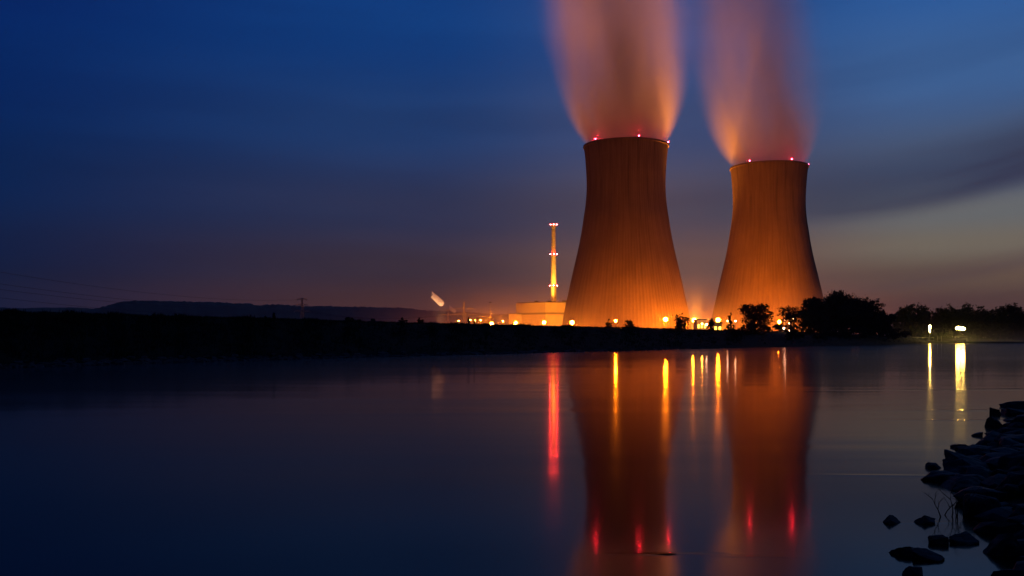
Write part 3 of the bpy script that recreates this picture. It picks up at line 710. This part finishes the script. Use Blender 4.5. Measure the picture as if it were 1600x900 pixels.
def tree(name, loc, H, W, style, seed, label, cat='tree', group=None, leaf=0.34, count=6000, mat='leaf'):
    rg = random.Random(seed); root = empty(name, loc, label, cat, group)
    blobs = []
    if style == 'round':
        for k in range(9):
            a = rg.uniform(0, 6.28); q = rg.uniform(0.0, 0.34) * W
            z = H * rg.uniform(0.18, 0.80); shrink = 1 - 0.75 * abs(z / H - 0.5)
            blobs.append(((math.cos(a) * q, math.sin(a) * q, z), (W * .24 * shrink + .2, W * .24 * shrink + .2, H * .17)))
        blobs.append(((0, 0, H * .55), (W * .36, W * .34, H * .34))); blobs.append(((0, 0, H * .22), (W * .42, W * .3, H * .2))); blobs.append(((rg.uniform(-.1, .1) * W, 0, H * .84), (W * .2, W * .2, H * .15)))
    elif style == 'umbrella':
        for k in range(11):
            a = rg.uniform(0, 6.28); q = rg.uniform(0.05, 0.42) * W
            z = H * (rg.uniform(.52, .90) - 0.25 * q / W)
            blobs.append(((math.cos(a) * q, math.sin(a) * q * .9, z), (W * rg.uniform(.10, .19), W * rg.uniform(.10, .19), H * rg.uniform(.06, .12))))
        blobs.append(((0, 0, H * .68), (W * .36, W * .32, H * .22))); blobs.append(((W * .05, 0, H * .36), (W * .33, W * .3, H * .22))); blobs.append(((0, 0, H * .12), (W * .42, W * .3, H * .14)))
    elif style == 'bush':
        for k in range(6):
            a = rg.uniform(0, 6.28); q = rg.uniform(0.0, 0.3) * W
            blobs.append(((math.cos(a) * q, math.sin(a) * q, H * rg.uniform(.25, .65)), (W * .26, W * .26, H * .28)))
    elif style == 'cone':
        for k in range(8):
            z = H * (0.15 + .1 * k); blobs.append(((rg.uniform(-.05, .05) * W, 0, z), (W * .5 * (1.05 - z / H), W * .5 * (1.05 - z / H), H * .09)))
    mb = MB(); crown_mesh(mb, blobs, count, leaf, rg); cr_ = mb.build('crown', MT[mat], root)
    tb = MB(); r0 = max(0.07, W * 0.022) * (1.4 if H > 8 else 1); top = Vector((rg.uniform(-.04, .04) * W, 0, H * .62)); m_ = Vector((rg.uniform(-.03, .03) * W, 0, H * .3))
    tb.bar((0, 0, -0.6), m_, r0 * 1.3, r0, 8); tb.bar(m_, top, r0, r0 * .4, 8)
    for c, r in blobs[:9]:
        s0 = m_.lerp(top, rg.uniform(.0, .8)); c = Vector(c); e = s0.lerp(c, .55) + Vector((0, 0, .03 * H)); tb.bar(s0, e, r0 * .5, r0 * .3, 6); tb.bar(e, c, r0 * .3, r0 * .1, 5)
    tb.build('trunk', MT['bark'], root)
    return root
def tree_at(name, px0, px1, pytop, y, zg, style, seed, label, **kw):
    p = at((px0 + px1) / 2, pytop, y); W = (px1 - px0) / F * y
    return tree(name, (p.x, y, zg), p.z - zg, W, style, seed, label, **kw)
tree_at('tree', 1149, 1210, 469, 372, 4.0, 'umbrella', 5, 'flat topped umbrella shaped tree silhouetted against the right cooling tower', count=11000, leaf=.36)
tree_at('tree', 1211, 1258, 473, 375, 4.0, 'umbrella', 12, 'loose open tree between the umbrella tree and the great round tree', count=5200, leaf=.34)
tree_at('bush', 1131, 1151, 486.5, 385, 3.6, 'cone', 3, 'small pointed bush touching the left side of the umbrella tree', count=1500, cat='bush')
tree_at('bush', 1049, 1077, 489, 360, 3.6, 'round', 4, 'rounded bush between the lamps at the right foot of the left cooling tower', count=2200, cat='bush')
tree_at('bush', 973, 994, 491, 300, 3.8, 'bush', 8, 'small dome shaped bush right of the lamp before the left cooling tower', count=1400, cat='bush', leaf=.28)
tree_at('bush', 943, 959, 494.5, 300, 3.8, 'bush', 9, 'smallest dome shaped bush left of the lamp before the left cooling tower', count=900, cat='bush', leaf=.28)
tree_at('bush', 1104, 1119, 493.5, 395, 3.4, 'bush', 10, 'dark bush between the gatehouse and the lamp of the right cooling tower', count=1200, cat='bush', leaf=.3)
tree_at('bush', 1091, 1102, 495, 520, 3.0, 'bush', 11, 'little bush behind the gatehouse roof', count=700, cat='bush', leaf=.3)
# the great dark mass right of the towers
for i, (a, b_, py, y, lb) in enumerate((
    (1244, 1300, 464, 350, 'left shoulder tree of the great dark clump beside the right cooling tower'),
    (1268, 1358, 455, 356, 'tallest broad round tree in the great dark clump'),
    (1325, 1380, 466, 352, 'round tree on the right slope of the great dark clump'),
    (1358, 1398, 486, 348, 'low tree ending the great dark clump on its right'))):
    tree_at('tree', a, b_, py, y, 3.4, 'round', 20 + i, lb, count=24000 if i == 1 else 13000, leaf=.42)
for i in range(9):
    tree_at('tree', 1392 + i * 27, 1436 + i * 27, 483 + (i % 3) * 2, 530 + (i % 2) * 12, 2.0, 'round', 170 + i, 'half hidden tree, %s from the left in the row behind the far tree line' % ('first', 'second', 'third', 'fourth', 'fifth', 'sixth', 'seventh', 'eighth', 'ninth')[i], count=5000, leaf=.55, group='second row of the far tree line')
for i, (a, b_, py, lb) in enumerate((
    (1396, 1428, 478, 'tree just right of the notch in the tree line'), (1404, 1460, 470, 'flat topped tree standing highest right of the notch, behind the slim lamp'),
    (1452, 1490, 480, 'medium tree between the two landing lamps'), (1466, 1502, 476, 'tree crown just left of the bright landing lamp'),
    (1494, 1530, 474.5, 'tree crown directly above the bright landing lamp'), (1520, 1556, 477, 'tree right of the bright landing lamp'),
    (1548, 1584, 479, 'second tree right of the bright landing lamp'), (1562, 1604, 473, 'last tree inside the right edge of the view'),
    (1600, 1650, 478, 'tree continuing the line past the right edge'), (1640, 1690, 476, 'outermost tree of the far bank'))):
    tree_at('tree', a, b_, py, 455 + (i % 3) * 9, 2.0, 'umbrella' if i == 1 else 'round', 40 + i, lb, count=7000, leaf=.48, group='trees of the far tree line')
# undergrowth on the far bank, right half
bl = ['low dark shrub on the far bank, number %s from the umbrella tree towards the right' % w for w in
      ('first', 'second', 'third', 'fourth', 'fifth', 'sixth', 'seventh', 'eighth', 'ninth', 'tenth', 'eleventh', 'twelfth', 'thirteenth', 'fourteenth', 'fifteenth', 'sixteenth')]
for i in range(16):
    px = 1150 + i * 16.5 + rnd.uniform(-4, 4); fr = rnd.uniform(.35, .95); q = ground_point(px, fr)
    tree('shrub', q - Vector((0, 0, .15)), rnd.uniform(2.0, 4.2), rnd.uniform(5, 8), 'bush', 60 + i, bl[i], 'shrub', 'shrubs on the far bank', leaf=.3, count=1300)
for i in range(15):
    px = 1398 + i * 15 + rnd.uniform(-3, 3); q = ground_point(px, rnd.uniform(.4, 1.0))
    tree('shrub', q - Vector((0, 0, .15)), rnd.uniform(2.6, 5.5), rnd.uniform(7, 11), 'bush', 90 + i, 'low shrub in the dark hedge under the far tree line', 'shrub', 'hedge under the far tree line', leaf=.4, count=1300)
# small things on the levee at left
for i, (px, py, w, st, lb) in enumerate((
    (428, 488, 7, 'cone', 'tiny upright bush on the levee below the left hills'), (415, 491.5, 6, 'bush', 'low weed clump left of the tiny upright bush'),
    (545, 494, 20, 'bush', 'low wide bush on the levee, leftmost of the four under the hills'), (585, 496.5, 16, 'bush', 'second low bush on the levee under the hills'),
    (628, 495, 20, 'bush', 'third low bush on the levee under the hills'), (658, 494.5, 17, 'bush', 'fourth low bush on the levee, nearest the pylons'),
    (732, 495.5, 6, 'cone', 'spindly little tree on the levee at the foot of the taller pylon'), (741, 498, 3.5, 'cone', 'thin sapling right of the spindly little tree'))):
    sy, cy_, h = bank(px); p = at(px, py, cy_ + 3)
    tree('bush' if i < 6 else 'sapling', (p.x, cy_ + 3, h - 0.35), max(0.5, p.z - h + 0.35), w / F * cy_, st, 130 + i, lb, 'bush' if i < 6 else 'sapling', leaf=.16, count=500 if i < 6 else 150)

# grass fringe on the levee
gm = MB(); rg = random.Random(5)
for i in range(15000):
    px = rg.uniform(-40, 1160) if rg.random() < .9 else rg.uniform(1100, 1640)
    fr = min(1.05, rg.triangular(0.05, 1.06, 1.0)) if rg.random() < .75 else rg.uniform(0.03, .9)
    q = ground_point(px, min(fr, 1.0)); hg = rg.uniform(.2, .55) * (1.3 if noise.noise(Vector((px * .03, 0, 0))) > .1 else .8); 
    for _ in range(3):
        a = rg.uniform(0, 6.28); o = Vector((rg.gauss(0, .25), rg.gauss(0, .25), -0.12)); w = 0.05 * (1 + q.y / 140)
        d = Vector((math.cos(a) * w, math.sin(a) * w, 0)); tip = q + o + Vector((rg.gauss(0, .12), rg.gauss(0, .1), hg)); b0 = len(gm.v)
        gm.v += [tuple(q + o - d), tuple(q + o + d), tuple(tip)]; gm.f.append((b0, b0 + 1, b0 + 2))
tag(gm.build('grass', MT['grass']), 'rough dark grass covering the levee of the far bank', 'grass', kind='stuff')

# pale stones along the far waterline
def rock_mesh(mb, c, s, rg, sub=1, rz=None, flat=1.0, amp=.28):
    bm = bmesh.new(); bmesh.ops.create_icosphere(bm, subdivisions=sub, radius=1)
    off = Vector((rg.uniform(0, 99), rg.uniform(0, 99), rg.uniform(0, 99))); rz = rg.uniform(0, 6.28) if rz is None else rz
    m = Matrix.Rotation(rz, 3, 'Z'); b0 = len(mb.v)
    cuts = [(Vector((rg.gauss(0, 1), rg.gauss(0, 1), rg.gauss(0, .8))).normalized(), rg.uniform(.45, .85)) for _ in range(15)] + [(Vector((rg.gauss(0, .3), rg.gauss(0, .25), 1)).normalized(), rg.uniform(.3, .5)), (Vector((rg.choice((-1, 1)) * .9, rg.gauss(0, .3), .75)).normalized(), .42)]
    for v in bm.verts:
        p = v.co.copy(); p *= 1 + amp * noise.noise(p * 1.1 + off)
        if sub > 2: p.z = math.copysign(abs(p.z) ** .62, p.z)
        for n_, d_ in cuts:                      # cleave flat faces
            k = p.dot(n_)
            if k > d_: p -= n_ * (k - d_) * .92
        if sub > 2: p *= 1 + .10 * noise.noise(Vector((p.x * 2.5, p.y * 2.5, p.z * 6)) + off) + .05 * noise.noise(Vector((p.x * 6, p.y * 6, p.z * 14)) + off) + .02 * noise.noise(p * 17 + off)
        p = m @ Vector((p.x * s[0], p.y * s[1], p.z * s[2]))
        mb.v.append((p.x + c[0], p.y + c[1], p.z + c[2]))
    for f in bm.faces: mb.f.append(tuple(b0 + v.index for v in f.verts))
    bm.free()
sm = MB(); rg = random.Random(3)
for i in range(1100):
    px = rg.triangular(-60, 1150, 200); fr = abs(rg.gauss(0.0, .02)) - .012; sy, cy_, h = bank(px); y = sy + (cy_ - sy) * fr
    s = rg.uniform(.12, .42) * (1 + y / 260); 
    rock_mesh(sm, ((px - 800) / F * y, y, max(0, bankz(px, max(fr, -.1))) + s * .1), (s * 1.3, s, s * .55), rg)
tag(sm.build('shore_stones', MT['stones']), 'pale stones scattered along the far waterline', 'stones', kind='stuff')

# ------------------------------------------------------------------ ferry landing on the right
q0 = ground_point(1500, 0.12)
def tube_rail(mb, a, b_, r): mb.bar(a, b_, r, n=6)
# railing
yl = 398; xa = (1425 - 800) / F * yl; xb = (1459 - 800) / F * yl
r = empty('railing', (xa, yl, 0), 'pale rectangular railing of the landing stage, left of the slim lamp', 'railing')
q = MB(); 
for z in (2.4, 1.3, 0.35): q.bar((0, 0, z), (xb - xa, 0, z), 0.07, n=6)
q.build('rail', MT['steel'], r)
for k in range(5): q = MB(); q.bar(((xb - xa) * k / 4, 0, -1), ((xb - xa) * k / 4, 0, 2.45), 0.09, n=6); q.build('post', MT['steel'], r)
for px, lb in ((1465, 'thin mooring post just right of the slim lamp'), (1471, 'second thin mooring post, a little farther from the slim lamp')):
    q = MB(); q.bar((0, 0, -1), (0, 0, 2.8), 0.10, 0.08, 8); q.bar((0, 0, 2.8), (0, 0, 2.95), 0.15, 0.05, 8); o = q.build('mooring_post', MT['steel']); o.location = ((px - 800) / F * yl, yl, 0); tag(o, lb, 'post')
# slim lamp
p = at(1452.5, 512, 396); r = empty('landing_lamp', (p.x, 396, 0), 'slim standing lamp with a white glowing head on the ferry landing', 'lamp')
q = MB(); q.bar((0, 0, -1), (0, 0, p.z + .6), 0.17, 0.11, 8); q.build('pole', MT['steel'], r)
q = MB(); q.lathe([(0.001, -1.9), (0.20, -1.8), (0.24, 0.2), (0.42, 0.6), (0.001, 1.1)], 10, (0, -0.3, p.z)); q.build('lamp_tube', MT['greenish'], r)
# bright twin lamp on a raised platform
p = at(1500, 514, 400); r = empty('signal_platform', (p.x, 400, 0), 'raised platform on legs carrying the dazzling yellow white landing lamp', 'platform')
q = MB(); q.box((0, 0, 1.72), (5.2, 3, 0.25)); q.build('deck', MT['steel'], r)
for sx in (-1, 1):
    for sy in (-1, 1):
        l = MB(); l.bar((sx * 2.2, sy * 1.2, -1), (sx * 2.0, sy * 1.1, 1.6), 0.13, n=6); l.build('leg', MT['steel'], r)
q = MB()
for sx in (-1, 1): q.bar((sx * 2.4, -1.4, 1.8), (sx * 2.4, -1.4, 2.9), .05, n=5)
q.bar((-2.4, -1.4, 2.9), (2.4, -1.4, 2.9), .05, n=5); q.build('handrail', MT['steel'], r)
l = empty('landing_lamp', (p.x, 400, 1.85), 'dazzling yellow white double lamp on the raised platform at right', 'lamp')
q = MB(); q.bar((0, 0, 0), (0, 0, p.z - 1.9), 0.12, n=8); q.box((0, 0, p.z - 1.2), (3.0, .3, .2)); q.build('pole', MT['dark'], l)
for sx, dz in ((-.9, .28), (1.0, -.02)):
    q = MB(); q.ball((sx, -.25, p.z - 1.75 + dz), .80, 10, 8, (1.25, .8, .8)); q.build('lamp_head', MT['greenish'], l, smooth=True)

# ------------------------------------------------------------------ rocks of the near shore
def rock(x0, x1, y0, y1, seed, label, lift=0.0, tall=None):
    """x0..x1 photo columns, y1 the waterline row, y0 the top row"""
    y1 = y0 + (y1 - y0) * (0.62 if x0 < 1530 and y1 - y0 < 40 else 0.8)
    y = F * CAMZ / (y1 - HOR - lift); w = (x1 - x0) / F * y; xc = ((x0 + x1) / 2 - 800) / F * y
    dep = w * .62; yc = y + dep * .5
    top = CAMZ + (HOR - y0) / F * (yc); h = max(.10, top)
    if tall: h = tall
    mb = MB(); rg_ = random.Random(seed)
    rock_mesh(mb, (0, 0, 0), (w * .62, dep * .78, h * 1.75), rg_, sub=4, rz=rg_.uniform(-.25, .25))
    # keep the underside below the water and end it there
    zs = max(v[2] for v in mb.v); k = h / zs
    xs = [v[0] for v in mb.v]; kx = w / (max(xs) - min(xs)); cxm = (max(xs) + min(xs)) / 2
    mb.v = [((v[0] - cxm) * kx, v[1], max(v[2] * k, -0.35)) for v in mb.v]
    o = mb.build('rock', MT['rock']); o.location = (xc * yc / y, yc, 0)
    return tag(o, label, 'rock', 'rocks along the near shore')
RK = [
 (1546, 1568, 636, 652, 'small pointed rock standing left of the uppermost pair of rocks'),
 (1563, 1612, 626, 640, 'flat uppermost rock at the right edge'),
 (1558, 1615, 636, 652, 'long flat rock under the uppermost one at the right edge'),
 (1541, 1571, 651, 672, 'blocky rock below the small pointed rock'),
 (1568, 1612, 650, 676, 'rock at the right edge beside the blocky one'),
 (1585, 1640, 668, 690, 'rock at the right edge, behind the wide low slab'),
 (1512, 1536, 675, 686, 'little flat rock just above the wide low slab'),
 (1516, 1596, 674, 706, 'wide low slab pointing left, in the upper group'),
 (1490, 1527, 693, 707, 'thin flat rock awash in the water left of the wide low slab'),
 (1446, 1472, 723, 738, 'small knob at the tip of the biggest rock group'),
 (1470, 1570, 706, 752, 'broad sloping slab on top of the biggest rock group'),
 (1550, 1640, 700, 760, 'large rock at the right edge on top of the biggest group'),
 (1435, 1496, 736, 762, 'leftmost rock of the biggest group, jutting into the water'),
 (1462, 1545, 744, 782, 'dark front slab of the biggest rock group'),
 (1530, 1640, 742, 800, 'massive dark rock at the right edge below the broad sloping slab'),
 (1504, 1580, 774, 818, 'rounded rock behind the dead twigs'),
 (1560, 1650, 790, 832, 'low rock at the right edge above the lower boulders'),
 (1380, 1409, 809, 824, 'lone small rock farthest left in the water'),
 (1427, 1465, 811, 824, 'lone flat rock left of the dead twigs'),
 (1390, 1450, 852, 880, 'left half of the long dark rock lying lowest in the water'),
 (1425, 1478, 858, 888, 'right half of the long dark rock lying lowest in the water'),
 (1450, 1482, 839, 858, 'small rock bridging the long dark rock and the square one'),
 (1479, 1530, 832, 860, 'square topped rock right of centre in the lower group'),
 (1537, 1594, 829, 878, 'tall upright boulder in the lower right corner'),
 (1578, 1640, 826, 868, 'boulder at the right edge behind the upright one'),
 (1405, 1445, 893, 910, 'rock cut by the bottom edge, left one'),
 (1545, 1630, 888, 925, 'rock cut by the bottom edge in the lower right corner'),
]
for i, (a, b_, c_, d_, lb) in enumerate(RK): rock(a, b_, c_, d_, 300 + i, lb)

# rubble packed between the big rocks
rb_ = MB(); rg = random.Random(77)
for i in range(330):
    k_ = rg.uniform(4, 13.6); j_ = int(k_); f_ = k_ - j_
    ex_ = edge[j_][0] * (1 - f_) + edge[j_ + 1][0] * f_; ey_ = edge[j_][1] * (1 - f_) + edge[j_ + 1][1] * f_
    d_ = rg.triangular(-.35, 3.2, .3); s_ = rg.uniform(.08, .34) * (1 + ey_ / 45)
    rock_mesh(rb_, (ex_ + inw[0] * d_, ey_ + inw[1] * d_, max(0, .24 * d_) + rg.uniform(-.06, .05)), (s_ * 1.35, s_, s_ * .6), rg, sub=2)
tag(rb_.build('rubble', MT['rock']), 'dark broken rubble packed along the near waterline', 'rubble', kind='stuff')

# dead twigs standing in the shallows
tp = onwater(1484, 806); tw = empty('dead_twigs', tp, 'bare dead twigs standing in the shallow water before the rocks', 'twigs')
rg = random.Random(14)
def twig(p, d, ln, r, depth, mb):
    pts = [p]; 
    for k in range(4):
        d = (d + Vector((rg.gauss(0, .18), rg.gauss(0, .12), rg.gauss(0, .05)))).normalized(); q = pts[-1] + d * ln / 4; mb.bar(pts[-1], q, r * (1 - k * .2), r * (.8 - k * .2), 5); pts.append(q)
        if depth and k > 0 and rg.random() < .75:
            dd = (d + Vector((rg.choice((-1, 1)) * rg.uniform(.5, 1), rg.gauss(0, .3), .2))).normalized(); twig(q, dd, ln * .45, r * .6, depth - 1, mb)
for dx, ln, tilt in ((-.14, .34, -.35), (-.08, .26, .25), (0.0, .40, .05), (.06, .33, .12), (.12, .30, -.1), (.17, .36, .3), (.22, .22, .1)):
    mb = MB(); twig(Vector((dx, rg.uniform(-.08, .08), -.05)), Vector((tilt, 0, 1)).normalized(), ln, .011, 2, mb); mb.build('twig', MT['twig'], tw)
# thin stick added where a dark ripple crosses the tower reflection
o = MB(); dp_ = onwater(1030, 867); o.bar((-.12, 0, -.004), (.10, .01, .006), .003, .008, 7); o.bar((.10, .01, .006), (.2, .02, .004), .008, .003, 6)
d = o.build('driftwood', MT['twig']); d.location = dp_; tag(d, 'thin dark stick added on a ripple in the reflection of the left cooling tower', 'driftwood')
